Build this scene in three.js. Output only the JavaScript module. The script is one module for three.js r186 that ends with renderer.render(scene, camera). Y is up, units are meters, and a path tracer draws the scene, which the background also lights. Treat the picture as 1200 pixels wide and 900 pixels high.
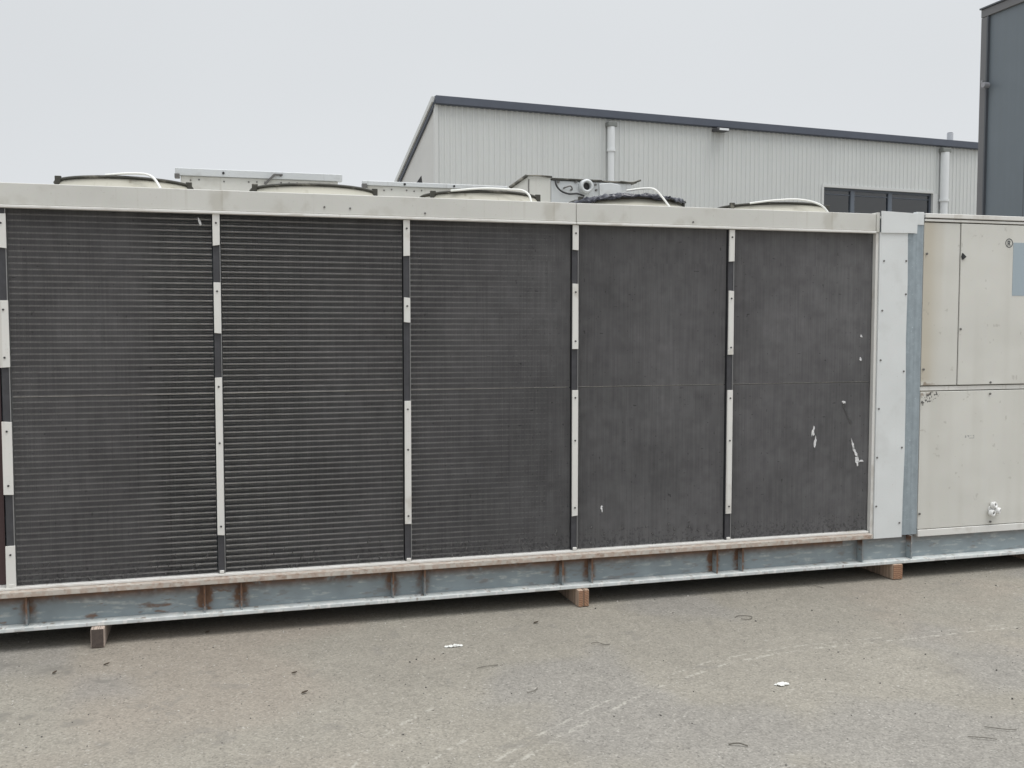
import * as THREE from 'three';
import { mergeGeometries } from 'three/addons/utils/BufferGeometryUtils.js';
import { RoundedBoxGeometry } from 'three/addons/geometries/RoundedBoxGeometry.js';
import { FontLoader } from 'three/addons/loaders/FontLoader.js';
import { TextGeometry } from 'three/addons/geometries/TextGeometry.js';

// ---------------------------------------------------------------- camera, sky, sun, exposure
const scene = new THREE.Scene();
const camera = new THREE.PerspectiveCamera(41.78, 4 / 3, 0.1, 1500);
camera.position.set(1.1095, 1.7976, 6.0347);
camera.rotation.order = 'YXZ';
camera.rotation.set(-0.05838, -0.283744, 0);
scene.add(camera);

const SKY_LOW = [0.70, 0.725, 0.75], SKY_RISE = 2.7, SUN = 1.5, EXPOSURE = 1.0;
const renderer = new THREE.WebGLRenderer({ antialias: true });
renderer.setSize(1024, 768);
renderer.toneMapping = THREE.LinearToneMapping;
renderer.toneMappingExposure = EXPOSURE;
renderer.shadowMap.enabled = true;

// ---------------------------------------------------------------- noise
function hash(x, y, s) {
  let h = Math.imul(x | 0, 374761393) + Math.imul(y | 0, 668265263) + Math.imul(s | 0, 1274126177);
  h = Math.imul(h ^ (h >>> 13), 1274126177); h ^= h >>> 16;
  return (h >>> 0) / 4294967296;
}
// value noise with period p (integer cells) so textures tile
function vn(x, y, p, s) {
  const xi = Math.floor(x), yi = Math.floor(y), fx = x - xi, fy = y - yi;
  const u = fx * fx * (3 - 2 * fx), v = fy * fy * (3 - 2 * fy);
  const m = (a) => ((a % p) + p) % p, x0 = m(xi), x1 = m(xi + 1), y0 = m(yi), y1 = m(yi + 1);
  const a = hash(x0, y0, s), b = hash(x1, y0, s), c = hash(x0, y1, s), d = hash(x1, y1, s);
  return a + (b - a) * u + (c - a) * v + (a - b - c + d) * u * v;
}
function fbm(u, v, p, oct, s) { let t = 0, a = 0.5, n = 0; for (let i = 0; i < oct; i++) { t += a * vn(u * p, v * p, p, s + i * 17); n += a; a *= 0.55; p *= 2; } return t / n; }
const ss = (a, b, x) => { if (a > b) return 1 - ss(b, a, x); x = Math.min(1, Math.max(0, (x - a) / (b - a))); return x * x * (3 - 2 * x); };
let seed = 12345; const rnd = () => { seed = (Math.imul(seed, 1664525) + 1013904223) >>> 0; return seed / 4294967296; };
const enc = (c) => Math.round(255 * Math.min(1, Math.max(0, c <= 0.0031308 ? 12.92 * c : 1.055 * Math.pow(c, 1 / 2.4) - 0.055)));
// fn(u, v) -> linear [r, g, b]
function colourTex(w, h, fn) {
  const d = new Uint8Array(w * h * 4);
  for (let j = 0; j < h; j++) for (let i = 0; i < w; i++) {
    const c = fn((i + 0.5) / w, (j + 0.5) / h), o = (j * w + i) * 4;
    d[o] = enc(c[0]); d[o + 1] = enc(c[1]); d[o + 2] = enc(c[2]); d[o + 3] = 255;
  }
  const t = new THREE.DataTexture(d, w, h); t.colorSpace = THREE.SRGBColorSpace;
  t.wrapS = t.wrapT = THREE.RepeatWrapping; t.magFilter = THREE.LinearFilter; t.minFilter = THREE.LinearMipmapLinearFilter; t.generateMipmaps = true; t.needsUpdate = true;
  return t;
}
function greyTex(w, h, fn) {
  const d = new Uint8Array(w * h * 4);
  for (let j = 0; j < h; j++) for (let i = 0; i < w; i++) {
    const c = Math.round(255 * Math.min(1, Math.max(0, fn((i + 0.5) / w, (j + 0.5) / h)))), o = (j * w + i) * 4;
    d[o] = d[o + 1] = d[o + 2] = c; d[o + 3] = 255;
  }
  const t = new THREE.DataTexture(d, w, h);
  t.wrapS = t.wrapT = THREE.RepeatWrapping; t.magFilter = THREE.LinearFilter; t.minFilter = THREE.LinearMipmapLinearFilter; t.generateMipmaps = true; t.needsUpdate = true;
  return t;
}
const mixc = (a, b, t) => [a[0] + (b[0] - a[0]) * t, a[1] + (b[1] - a[1]) * t, a[2] + (b[2] - a[2]) * t];
const mul = (a, k) => [a[0] * k, a[1] * k, a[2] * k];

// overcast sky: even cloud cover, growing brighter towards the zenith
{
  const W = 512, H = 256, d = new Float32Array(W * H * 4);
  for (let j = 0; j < H; j++) for (let i = 0; i < W; i++) {
    const el = ((j + 0.5) / H - 0.5) * Math.PI, s = Math.max(0, Math.sin(el));
    const cloud = 1 + 0.13 * (fbm(i / W, j / H, 7, 5, 901) - 0.5);
    const k = (1 + 0.07 * (1 - ss(0, 0.3, s)) + SKY_RISE * s * s * s * s) * cloud, o = (j * W + i) * 4;
    d[o] = SKY_LOW[0] * k; d[o + 1] = SKY_LOW[1] * k; d[o + 2] = SKY_LOW[2] * k; d[o + 3] = 1;
  }
  const t = new THREE.DataTexture(d, W, H, THREE.RGBAFormat, THREE.FloatType);
  t.mapping = THREE.EquirectangularReflectionMapping; t.colorSpace = THREE.LinearSRGBColorSpace;
  t.magFilter = THREE.LinearFilter; t.minFilter = THREE.LinearFilter; t.wrapS = THREE.RepeatWrapping; t.needsUpdate = true;
  scene.background = t; scene.environment = t;
}
const sun = new THREE.DirectionalLight(new THREE.Color(1, 0.965, 0.91), SUN);
sun.position.set(3.5 + 6, 26, 6); sun.target.position.set(3.5, 0, 0);
sun.castShadow = true; sun.shadow.radius = 70; sun.shadow.mapSize.set(2048, 2048);
Object.assign(sun.shadow.camera, { left: -40, right: 40, top: 40, bottom: -40, near: 1, far: 120 });
scene.add(sun, sun.target);

// ---------------------------------------------------------------- building helpers
const used = {};
function numbered(n) { if (!(n in used)) { used[n] = 0; return n; } used[n]++; return n + '_' + String(used[n]).padStart(3, '0'); }
function tag(o, label, category, group) { o.userData = { ...o.userData, label, category }; if (group) o.userData.group = group; return o; }
function thing(name, label, category, origin, group) {
  const o = new THREE.Group(); o.name = numbered(name); o.position.set(...origin); scene.add(o); return tag(o, label, category, group);
}
function origin(o) { const v = new THREE.Vector3(); for (; o && o !== scene; o = o.parent) v.add(o.position); return v; }
function sub(name, parent) { const g = new THREE.Group(); g.name = name; parent.add(g); return g; }
// geometry given in world metres; merged into one named mesh under parent
function part(name, geos, mat, parent, kind) {
  const list = (Array.isArray(geos) ? geos : [geos]).map((g) => (g.index ? g.toNonIndexed() : g));
  const g = list.length > 1 ? mergeGeometries(list) : list[0].clone();
  const v = origin(parent); g.translate(-v.x, -v.y, -v.z);
  const m = new THREE.Mesh(g, mat); m.name = name; m.castShadow = m.receiveShadow = true;
  if (kind) m.userData.kind = kind;
  parent.add(m); return m;
}
// texture coordinates in metres, by the way each face points
function wuv(g0) {
  const g = g0.index ? g0.toNonIndexed() : g0; if (!g.attributes.normal) g.computeVertexNormals();
  const p = g.attributes.position, uv = new Float32Array(p.count * 2), a = new THREE.Vector3(), b = new THREE.Vector3(), c = new THREE.Vector3(), n = new THREE.Vector3();
  for (let i = 0; i < p.count; i += 3) {
    a.fromBufferAttribute(p, i); b.fromBufferAttribute(p, i + 1); c.fromBufferAttribute(p, i + 2);
    n.copy(b).sub(a).cross(c.clone().sub(a)); const x = Math.abs(n.x), y = Math.abs(n.y), z = Math.abs(n.z);
    [a, b, c].forEach((q, k) => { const o = (i + k) * 2;
      if (z >= x && z >= y) { uv[o] = q.x; uv[o + 1] = q.y; } else if (y >= x) { uv[o] = q.x; uv[o + 1] = q.z; } else { uv[o] = q.z; uv[o + 1] = q.y; } });
  }
  g.setAttribute('uv', new THREE.BufferAttribute(uv, 2)); return g;
}
// box from min to max corner, small rounded edges when r > 0
function bx(x0, y0, z0, x1, y1, z1, r = 0) {
  const w = x1 - x0, h = y1 - y0, d = z1 - z0;
  const g = r > 0 ? new RoundedBoxGeometry(w, h, d, 1, Math.min(r, w * 0.45, h * 0.45, d * 0.45)) : new THREE.BoxGeometry(w, h, d);
  g.translate((x0 + x1) / 2, (y0 + y1) / 2, (z0 + z1) / 2); return wuv(g);
}
function tube(pts, r, seg = 24, rad = 6) { return wuv(new THREE.TubeGeometry(new THREE.CatmullRomCurve3(pts.map((p) => new THREE.Vector3(...p))), seg, r, rad, false)); }
function poly(pts, z0, z1, bevel = 0) {
  const s = new THREE.Shape(pts.map((p) => new THREE.Vector2(...p)));
  const g = new THREE.ExtrudeGeometry(s, { depth: z1 - z0, bevelEnabled: bevel > 0, bevelSize: bevel, bevelThickness: bevel, bevelSegments: 1 });
  g.translate(0, 0, z0); return wuv(g);
}
function cyl(x, y, z, r, len, axis = 'z', seg = 10) {
  const g = new THREE.CylinderGeometry(r, r, len, seg); if (axis === 'z') g.rotateX(Math.PI / 2); if (axis === 'x') g.rotateZ(Math.PI / 2);
  g.translate(x, y, z); return wuv(g);
}
const screwGeo = (list, z, r = 0.007) => list.map(([x, y]) => cyl(x, y, z + 0.002, r, 0.006, 'z', 8));

// ---------------------------------------------------------------- materials
const std = (o) => new THREE.MeshStandardMaterial(o);
const lin = (r, g, b) => new THREE.Color().setRGB(r, g, b);
function metres(t, w, h = w, ox = 0, oy = 0) { t.repeat.set(1 / w, 1 / h); t.offset.set(ox, oy); return t; }

// old off-white enamel: rain streaks, grime flecks, faint yellowing patches
function enamel(base, dirt, s, streak = 1) {
  return metres(colourTex(1024, 1024, (u, v) => {
    let c = mul(base, 0.94 + 0.1 * fbm(u, v, 6, 5, s));
    const st = vn(u * 180, v * 3, 180, s + 3) * vn(u * 60, v * 2, 60, s + 5), blot = fbm(u, v, 9, 5, s + 9);
    c = mixc(c, dirt, streak * (0.30 * ss(0.42, 0.85, st) + 0.35 * ss(0.6, 0.78, blot)));
    const fl = vn(u * 400, v * 400, 400, s + 21); if (fl > 0.955) c = mixc(c, dirt, 0.55);
    return c;
  }), 2);
}
const tEnamel = enamel([0.60, 0.595, 0.56], [0.36, 0.33, 0.27], 11);
const tWhite = enamel([0.68, 0.70, 0.70], [0.48, 0.48, 0.46], 31, 0.6);
const tWave = metres(greyTex(256, 256, (u, v) => fbm(u, v, 4, 3, 61)), 1.9);
const M = {
  enamel: std({ map: tEnamel, bumpMap: tWave, bumpScale: 0.012, roughness: 0.5 }),
  white: std({ map: tWhite, bumpMap: tWave, bumpScale: 0.012, roughness: 0.45 }),
  strip: std({ map: enamel([0.72, 0.71, 0.68], [0.4, 0.36, 0.3], 51, 1.2), roughness: 0.5 }),
  beige: std({ map: enamel([0.40, 0.385, 0.325], [0.18, 0.155, 0.105], 71, 1.6), roughness: 0.6 }),
  galv: std({ map: metres(colourTex(512, 512, (u, v) => {
    const k = 0.85 + 0.3 * fbm(u, v, 24, 4, 81) , s = vn(u * 70, v * 2, 70, 84); let c = [0.30 * k, 0.348 * k, 0.38 * k];
    if (vn(u * 130, v * 130, 130, 88) > 0.93) c = mul(c, 1.4); return mul(c, 0.9 + 0.2 * s);
  }), 0.8), roughness: 0.45, metalness: 0.25 }),
  sheet: std({ map: enamel([0.6, 0.62, 0.63], [0.3, 0.29, 0.27], 91, 1.2), roughness: 0.45, metalness: 0.15 }),
  dark: std({ color: lin(0.028, 0.028, 0.031), roughness: 0.7 }),
  bar: std({ map: metres(colourTex(256, 256, (u, v) => mul([0.05, 0.05, 0.056], 0.75 + 0.5 * fbm(u, v, 16, 4, 97))), 0.5), roughness: 0.55 }),
  edge: std({ color: lin(0.3, 0.3, 0.3), roughness: 0.45, metalness: 0.3 }),
  screw: std({ color: lin(0.16, 0.155, 0.15), roughness: 0.45, metalness: 0.5 }),
  cable: std({ color: lin(0.78, 0.78, 0.75), roughness: 0.5 }),
  black: std({ color: lin(0.02, 0.02, 0.022), roughness: 0.5 }),
  guard: std({ map: metres(colourTex(256, 256, (u, v) => mixc([0.05, 0.048, 0.04], [0.2, 0.19, 0.16], ss(0.5, 0.75, fbm(u, v, 10, 4, 101)))), 0.6), roughness: 0.7 }),
  film: std({ color: lin(0.03, 0.032, 0.046), roughness: 0.2, side: THREE.DoubleSide }),
  maroon: std({ color: lin(0.07, 0.04, 0.04), roughness: 0.7 }),
};
// coil fins: aluminium under soot, clogged here and there
const tFin = metres(colourTex(1024, 1024, (u, v) => {
  const a = fbm(u, v, 5, 5, 201), b = vn(u * 420, v * 10, 420, 205), c = vn(u * 140, v * 140, 140, 208), d = fbm(u, v, 40, 3, 212);
  let k = 0.345 * (0.80 + 0.40 * a) * (0.9 + 0.2 * b) * (0.86 + 0.28 * d);
  if (c > 0.96) k *= 0.55;
  if (v > 0.155 && v < 0.215) { const m = fbm(u, v, 170, 4, 216); if (m > 0.52 + 4.5 * (v - 0.165)) k *= 0.72; }   // matted grime along the foot
  return mixc([k, k * 0.98, k * 1.0], [k * 0.985, k * 0.97, k * 0.985], ss(0.4, 0.6, fbm(u, v, 4, 3, 220)));
}), 2.2, 2.2);
M.fin = std({ map: tFin, roughness: 0.75 });
M.tube = std({ map: metres(colourTex(512, 64, (u, v) => mul([0.86, 0.84, 0.80], 0.75 + 0.5 * fbm(u, v, 24, 3, 231))), 1.1), roughness: 0.5 });
M.torn = std({ map: metres(greyTex(64, 64, (u, v) => 0.6 + 0.5 * vn(u * 16, v * 16, 16, 5)), 0.1), color: lin(0.8, 0.8, 0.8), roughness: 0.5, side: THREE.DoubleSide });
M.flat = std({ color: lin(0.10, 0.098, 0.096), roughness: 0.7 });
M.crease = std({ color: lin(0.08, 0.078, 0.078), roughness: 0.9 });

// blue-grey beam paint with rust runs below the flange and round the stiffeners
const STIFF = [0.067, 1.009, 1.215, 2.108, 2.304, 3.2, 3.399, 4.292, 4.484, 5.422, 5.825];
const RUSTY = [0.8, 1.3, 1.1, 0.9, 0.75, 0.85, 1.0, 1.4, 1.2, 0.3, 0.2];
const X0 = -0.7, X1 = 8.3;
function beamPaint(u, v) {
  const x = X0 + u * (X1 - X0), U = u, n1 = fbm(U, v / 36, 72, 4, 301), n2 = vn(U * 900, v * 14, 900, 305), n3 = fbm(U, v / 36, 300, 3, 309);
  let c = mul([0.25, 0.292, 0.31], 0.82 + 0.36 * n1);
  c = mixc(c, [0.5, 0.52, 0.5], 0.75 * ss(0.56, 0.76, fbm(U, v / 9, 110, 6, 315)) * (0.3 + 1.2 * n3 * n2));          // chalky scuffs
  let r = 0;
  STIFF.forEach((s, i) => { const d = Math.abs(x - s - 0.012 * (n2 - 0.5)); r = Math.max(r, RUSTY[i] * (1 - ss(0.015, 0.06, d)) * ss(0.1, 0.7, v * 0.75 + n3 * 0.5)); });
  r = Math.max(r, (1 - ss(0.14, 0.5, 1 - v + 0.16 * (n3 - 0.5))) * ss(0.2, 0.5, n1 + 0.15 * n2) * (x < 5.3 ? 1 : 0.4));
  r = Math.max(r, 0.7 * ss(0.62, 0.76, fbm(U, v / 14, 90, 6, 321)) * (x < 1.2 ? 1 : 0.4));
  return mixc(c, mixc([0.085, 0.045, 0.028], [0.21, 0.11, 0.062], n3), Math.min(1, r * (0.7 + 0.8 * n3)));
}
const tBeam = colourTex(2048, 64, beamPaint);
tBeam.repeat.set(1 / (X1 - X0), 1 / 0.2); tBeam.offset.set(-X0 / (X1 - X0), -0.12 / 0.2);
M.beam = std({ map: tBeam, roughness: 0.55 });
M.lowflange = std({ map: metres(colourTex(1024, 128, (u, v) => {
  const n = fbm(u, v, 40, 4, 331), f = fbm(u, v, 110, 3, 335); let c = mul([0.56, 0.59, 0.585], 0.8 + 0.4 * n);
  c = mixc(c, [0.7, 0.7, 0.68], ss(0.55, 0.7, f)); return mixc(c, [0.2, 0.15, 0.11], 0.8 * ss(0.64, 0.74, fbm(u, v, 60, 4, 338)));
}), 3), roughness: 0.6 });
M.topflange = std({ map: metres(colourTex(1024, 256, (u, v) => {
  const n = fbm(u, v, 30, 4, 341), f = fbm(u, v, 90, 4, 345); let c = mul([0.5, 0.46, 0.41], 0.85 + 0.3 * n);
  c = mixc(c, [0.42, 0.32, 0.26], 0.75 * ss(0.38, 0.66, f)); return mixc(c, [0.22, 0.125, 0.08], 0.6 * ss(0.6, 0.8, fbm(u, v, 60, 5, 348)));
}), 2), roughness: 0.7 });

// ================================================================ the setting
// ground: worn asphalt, 8 m of it computed once, with the scratches and stains that lie in front of the chiller
const GO = [-0.6, -4.4], GS = 8;
const segd = (px, pz, a, b) => { const dx = b[0] - a[0], dz = b[1] - a[1], t = Math.min(1, Math.max(0, ((px - a[0]) * dx + (pz - a[1]) * dz) / (dx * dx + dz * dz))); return Math.hypot(px - a[0] - t * dx, pz - a[1] - t * dz); };
const polyd = (x, z, l) => { let d = 9; for (let i = 0; i + 1 < l.length; i++) d = Math.min(d, segd(x, z, l[i], l[i + 1])); return d; };
const ARC = [[2.234, 2.179], [2.486, 1.978], [2.754, 1.797], [3.05, 1.605], [3.354, 1.447], [3.669, 1.31], [3.959, 1.25], [4.302, 1.214], [4.633, 1.216], [4.975, 1.218], [5.34, 1.206], [5.706, 1.208], [6.6, 1.25]];
const ARC2 = [[1.5, 2.2], [1.716, 1.827], [1.803, 1.702], [1.918, 1.595], [2.038, 1.492]], ARC3 = [[1.7, 2.35], [1.892, 2.079], [2.015, 1.96], [2.132, 1.865]];
const groundH = (u, v) => 0.55 * vn(u * 1500, v * 1500, 1500, 401) + 0.3 * vn(u * 700, v * 700, 700, 403) + 0.15 * fbm(u, v, 120, 2, 405);
const tGround = colourTex(2048, 2048, (u, v) => {
  const x = GO[0] + u * GS, z = -(GO[1] + v * GS) - 0, zz = GO[1] + v * GS;   // v grows towards the camera
  const big = fbm(u, v, 5, 4, 411), mid = fbm(u, v, 22, 4, 415), st = groundH(u, v), sp = vn(u * 1000, v * 1000, 1000, 421), sp2 = vn(u * 640, v * 640, 640, 423);
  let c = mul([0.256, 0.237, 0.201], (0.90 + 0.20 * mid) * (0.62 + 0.76 * st));
  c = mixc(c, mul([0.275, 0.238, 0.198], 0.65 + 0.7 * st), 0.6 * ss(0.47, 0.68, big));                  // reddish dust
  c = mixc(c, mul([0.226, 0.216, 0.203], 0.5 + 1.0 * st), 0.5 * ss(0.54, 0.68, fbm(u, v, 7, 4, 431)));  // bluish worn binder
  if (sp > 0.90) c = mixc(c, [0.42, 0.40, 0.36], 0.75 * (0.3 + mid)); else if (sp < 0.1) c = mul(c, 0.6);
  if (sp2 > 0.955) c = mixc(c, [0.5, 0.48, 0.44], 0.6);
  if (x > 1.2 && zz > 0.9) {
    const br = ss(0.38, 0.62, fbm(u, v, 170, 3, 441)) * ss(0.3, 0.7, sp2 * 0.5 + st * 0.6), w = 0.012 * (mid - 0.5);
    const a = Math.min(Math.abs(polyd(x, zz + w, ARC)), Math.abs(polyd(x + 0.05, zz + 0.065 + w, ARC)) + 0.004), b = Math.min(polyd(x, zz + w, ARC2), polyd(x, zz + w, ARC3));
    c = mixc(c, [0.44, 0.42, 0.37], 0.66 * br * (1 - ss(0.003, 0.018, Math.min(a, b + 0.002))));
  }
  const dk = fbm(u, v, 60, 4, 447); if (x < 0.7) c = mixc(c, [0.15, 0.14, 0.12], 0.45 * ss(0.62, 0.78, dk * 0.8 + 0.2 * st));
  return mixc(c, [0.17, 0.16, 0.145], 0.3 * ss(0.7, 0.78, dk));
});
const tGroundB = greyTex(2048, 2048, groundH);
for (const t of [tGround, tGroundB]) { t.repeat.set(1 / GS, 1 / GS); t.offset.set(-GO[0] / GS, -GO[1] / GS); }
M.ground = std({ map: tGround, bumpMap: tGroundB, bumpScale: 0.003, roughness: 0.9 });
{
  const p = [], uv = [], q = (a, b, c, d) => { for (const [x, z] of [a, c, b, a, d, c]) { p.push(x, 0, z); uv.push(x, z); } };
  const e = 500; q([-e, -e], [e, -e], [e, e], [-e, e]);
  const g = new THREE.BufferGeometry(); g.setAttribute('position', new THREE.Float32BufferAttribute(p, 3)); g.setAttribute('uv', new THREE.Float32BufferAttribute(uv, 2)); g.computeVertexNormals();
  if (g.attributes.normal.getY(0) < 0) { for (let i = 0; i < p.length; i += 9) for (let k = 0; k < 3; k++) { [p[i + 3 + k], p[i + 6 + k]] = [p[i + 6 + k], p[i + 3 + k]]; } for (let i = 0; i < uv.length; i += 6) for (let k = 0; k < 2; k++) [uv[i + 2 + k], uv[i + 4 + k]] = [uv[i + 4 + k], uv[i + 2 + k]];
    g.setAttribute('position', new THREE.Float32BufferAttribute(p, 3)); g.setAttribute('uv', new THREE.Float32BufferAttribute(uv, 2)); g.computeVertexNormals(); }
  const m = new THREE.Mesh(g, M.ground); m.name = 'ground'; m.userData.kind = 'structure'; m.receiveShadow = true; scene.add(m);
}

// ---------------------------------------------------------------- warehouse behind (local: x along the long wall, z out of it)
{
  const clad = std({ map: metres(colourTex(512, 512, (u, v) => {
    const k = 0.93 + 0.1 * fbm(u, v, 5, 4, 501), s = vn(u * 90, v * 2, 90, 505); return mixc(mul([0.635, 0.65, 0.638], k), [0.42, 0.43, 0.42], 0.12 * ss(0.6, 0.95, s));
  }), 9), roughness: 0.55 });
  const plain = std({ map: metres(colourTex(256, 256, (u, v) => mul([0.60, 0.60, 0.585], 0.95 + 0.1 * fbm(u, v, 8, 4, 511))), 6), roughness: 0.6 });
  const navy = std({ map: metres(colourTex(256, 256, (u, v) => mul([0.082, 0.094, 0.122], 0.88 + 0.24 * fbm(u, v, 14, 4, 515))), 4), roughness: 0.5 });
  const trim = std({ color: lin(0.62, 0.63, 0.62), roughness: 0.5 }), pipeM = std({ color: lin(0.74, 0.76, 0.77), roughness: 0.4 });
  const frameM = std({ color: lin(0.09, 0.105, 0.13), roughness: 0.45 }), glass = new THREE.MeshPhysicalMaterial({ color: lin(0.5, 0.55, 0.6), transmission: 1, thickness: 0, roughness: 0.03, ior: 1.9 });
  const w = thing('warehouse', 'pale grey ribbed metal warehouse with dark fascia behind the chiller', 'warehouse', [7.8567, 0, -25.8297]);
  const ang = Math.atan2(0.09052, 0.99589); w.rotation.y = ang;
  const lp = (n, g, m, parent = w, kind) => { const me = new THREE.Mesh(Array.isArray(g) ? mergeGeometries(g.map((q) => (q.index ? q.toNonIndexed() : q))) : g, m); me.name = n; me.castShadow = me.receiveShadow = true; if (kind) me.userData.kind = kind; parent.add(me); return me; };
  const L = 31, top = 8.82;
  // trapezoidal ribs of the cladding as folded sheet
  function ribs(x0, x1, y0, y1, pitch = 0.19, dep = 0.027) {
    const prof = []; for (let i = Math.floor(x0 / pitch); i * pitch < x1; i++) for (const [a, z] of [[0, 0], [0.5, 0], [0.63, dep], [0.87, dep]]) { const x = (i + a) * pitch; if (x >= x0 && x <= x1) prof.push([x, z]); }
    prof.unshift([x0, 0]); prof.push([x1, 0]);
    const p = []; for (let i = 0; i + 1 < prof.length; i++) { const [a, za] = prof[i], [b, zb] = prof[i + 1]; if (b - a < 1e-5) continue;
      p.push(a, y0, za, b, y0, zb, b, y1, zb, a, y0, za, b, y1, zb, a, y1, za); }
    const g = new THREE.BufferGeometry(); g.setAttribute('position', new THREE.Float32BufferAttribute(p, 3)); g.computeVertexNormals(); return wuv(g);
  }
  const wx0 = 15.1, wx1 = 20.42, wy0 = 5.2, wy1 = 7.0;
  lp('wall', [ribs(0.06, wx0, 0, top), ribs(wx0, wx1, wy1, top), ribs(wx0, wx1, 0, wy0), ribs(wx1, L, 0, top)], clad);
  const back = 12, hb = top - back * Math.tan(23.8 * Math.PI / 180);
  const side = (x) => { const g = poly([[0, 0], [back, 0], [back, hb], [0, top]], 0, 0.15); g.rotateY(Math.PI / 2); g.translate(x, 0, 0); return g; };
  { const g = side(0); lp('end_wall', wuv(g), plain); }
  { const g = side(L - 0.15); lp('end_wall', wuv(g), plain); }
  lp('rear_wall', bx(0, 0, -back - 0.1, L, hb, -back), plain);
  lp('corner_trim', bx(-0.03, 0, -0.1, 0.09, top, 0.05), trim);
  const sl = Math.tan(23.8 * Math.PI / 180);
  { const g = poly([[-0.1, top + 0.02], [back + 0.3, top + 0.02 - (back + 0.4) * sl], [back + 0.3, top + 0.14 - (back + 0.4) * sl], [-0.1, top + 0.14]], 0, L + 0.06); g.rotateY(Math.PI / 2); g.translate(-0.05, 0, 0); lp('roof', wuv(g), navy); }
  lp('fascia', bx(-0.03, top - 0.005, 0.02, L, 9.065, 0.19, 0.01), navy);
  lp('soffit', bx(0, top - 0.02, -0.1, L, top - 0.006, 0.16), navy);
  // pale barge flashing over a dark drip along the sloping end
  const verge = (y0, y1, x0, x1) => { const g = poly([[0, top + y0], [back, top + y0 - back * sl], [back, top + y1 - back * sl], [0, top + y1]], x0, x1); g.rotateY(Math.PI / 2); return wuv(g); };
  lp('barge_flashing', verge(0.06, 0.24, -0.12, -0.02), trim); lp('barge_drip', verge(-0.09, 0.055, -0.07, -0.005), navy);
  const pipe = (x0, x1, topY, y1) => {
    const g = sub('downpipe', w); const x = (x0 + x1) / 2, r = (x1 - x0) / 2;
    lp('pipe_head', bx(x - r * 1.45, topY - 0.16, 0.04, x + r * 1.45, topY, 0.3, 0.02), std({ color: lin(0.2, 0.21, 0.2), roughness: 0.6 }), g);
    lp('upper_pipe', cyl(x, (topY - 0.16 + y1) / 2, 0.17, r * 1.15, topY - 0.16 - y1, 'y', 14), pipeM, g);
    lp('pipe_collar', cyl(x, y1 - 0.02, 0.17, r * 1.3, 0.09, 'y', 14), pipeM, g);
    lp('lower_pipe', cyl(x, (y1 - 0.06) / 2, 0.17, r, y1 - 0.06, 'y', 14), pipeM, g);
    for (const y of [y1 - 1.6, y1 - 3.4, 2]) lp('pipe_clip', bx(x - r * 1.5, y, 0.03, x + r * 1.5, y + 0.06, 0.17 + r * 1.1, 0.01), trim, g);
  };
  pipe(6.06, 6.29, 8.67, 7.75); pipe(20.67, 20.96, 8.72, 6.72);
  const fl = sub('floodlight', w); lp('lamp_housing', bx(10.22, 8.64, 0.06, 10.72, 8.74, 0.42, 0.02), std({ color: lin(0.07, 0.07, 0.075), roughness: 0.5 }), fl);
  lp('lamp_glass', bx(10.3, 8.655, 0.425, 10.68, 8.725, 0.435), std({ color: lin(0.8, 0.82, 0.84), roughness: 0.2 }), fl); lp('lamp_bracket', bx(10.42, 8.68, -0.01, 10.52, 8.72, 0.06), trim, fl);
  const f = sub('flue', w); lp('flue_pipe', cyl(21.56, 9.2, -0.35, 0.12, 0.5, 'y', 14), std({ color: lin(0.55, 0.57, 0.6), roughness: 0.4 }), f); lp('flue_cap', cyl(21.56, 9.42, -0.35, 0.1, 0.1, 'y', 14), frameM, f);
  // strip window of three lights
  const win = sub('window', w), fr = [], mx = [16.55, 18.35];
  fr.push(bx(wx0 + 0.04, wy1 - 0.13, -0.16, wx1 - 0.04, wy1 - 0.04, -0.06), bx(wx0 + 0.04, wy0 + 0.04, -0.16, wx1 - 0.04, wy0 + 0.13, -0.06), bx(wx0 + 0.04, wy0 + 0.13, -0.16, wx0 + 0.12, wy1 - 0.13, -0.06), bx(wx1 - 0.12, wy0 + 0.13, -0.16, wx1 - 0.04, wy1 - 0.13, -0.06));
  lp('window_frame', fr, frameM, win);
  for (const x of mx) lp('mullion', bx(x - 0.09, wy0 + 0.13, -0.165, x + 0.09, wy1 - 0.13, -0.05), std({ color: lin(0.12, 0.14, 0.17), roughness: 0.4 }), win);
  const ed = [wx0 + 0.12, ...mx.flatMap((x) => [x - 0.09, x + 0.09]), wx1 - 0.12];
  for (let i = 0; i < 3; i++) { const g = new THREE.PlaneGeometry(ed[i * 2 + 1] - ed[i * 2], wy1 - wy0 - 0.26); g.translate((ed[i * 2] + ed[i * 2 + 1]) / 2, (wy0 + wy1) / 2, -0.11); lp('pane', g, glass, win);
    const rail = lp('pane_rail', bx(ed[i * 2], wy1 - 0.3, -0.105, ed[i * 2 + 1], wy1 - 0.26, -0.08), frameM, win); }
  lp('window_surround', [bx(wx0 - 0.03, wy1 - 0.038, -0.2, wx1 + 0.03, wy1 + 0.06, 0.05), bx(wx0 - 0.05, wy0 - 0.06, -0.2, wx0 + 0.038, wy1 - 0.04, 0.05), bx(wx1 - 0.038, wy0 - 0.06, -0.2, wx1 + 0.2, wy1 - 0.04, 0.05), bx(wx0 + 0.04, wy0 - 0.06, -0.2, wx1 - 0.04, wy0 + 0.038, 0.07)], trim, win);
}

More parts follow.
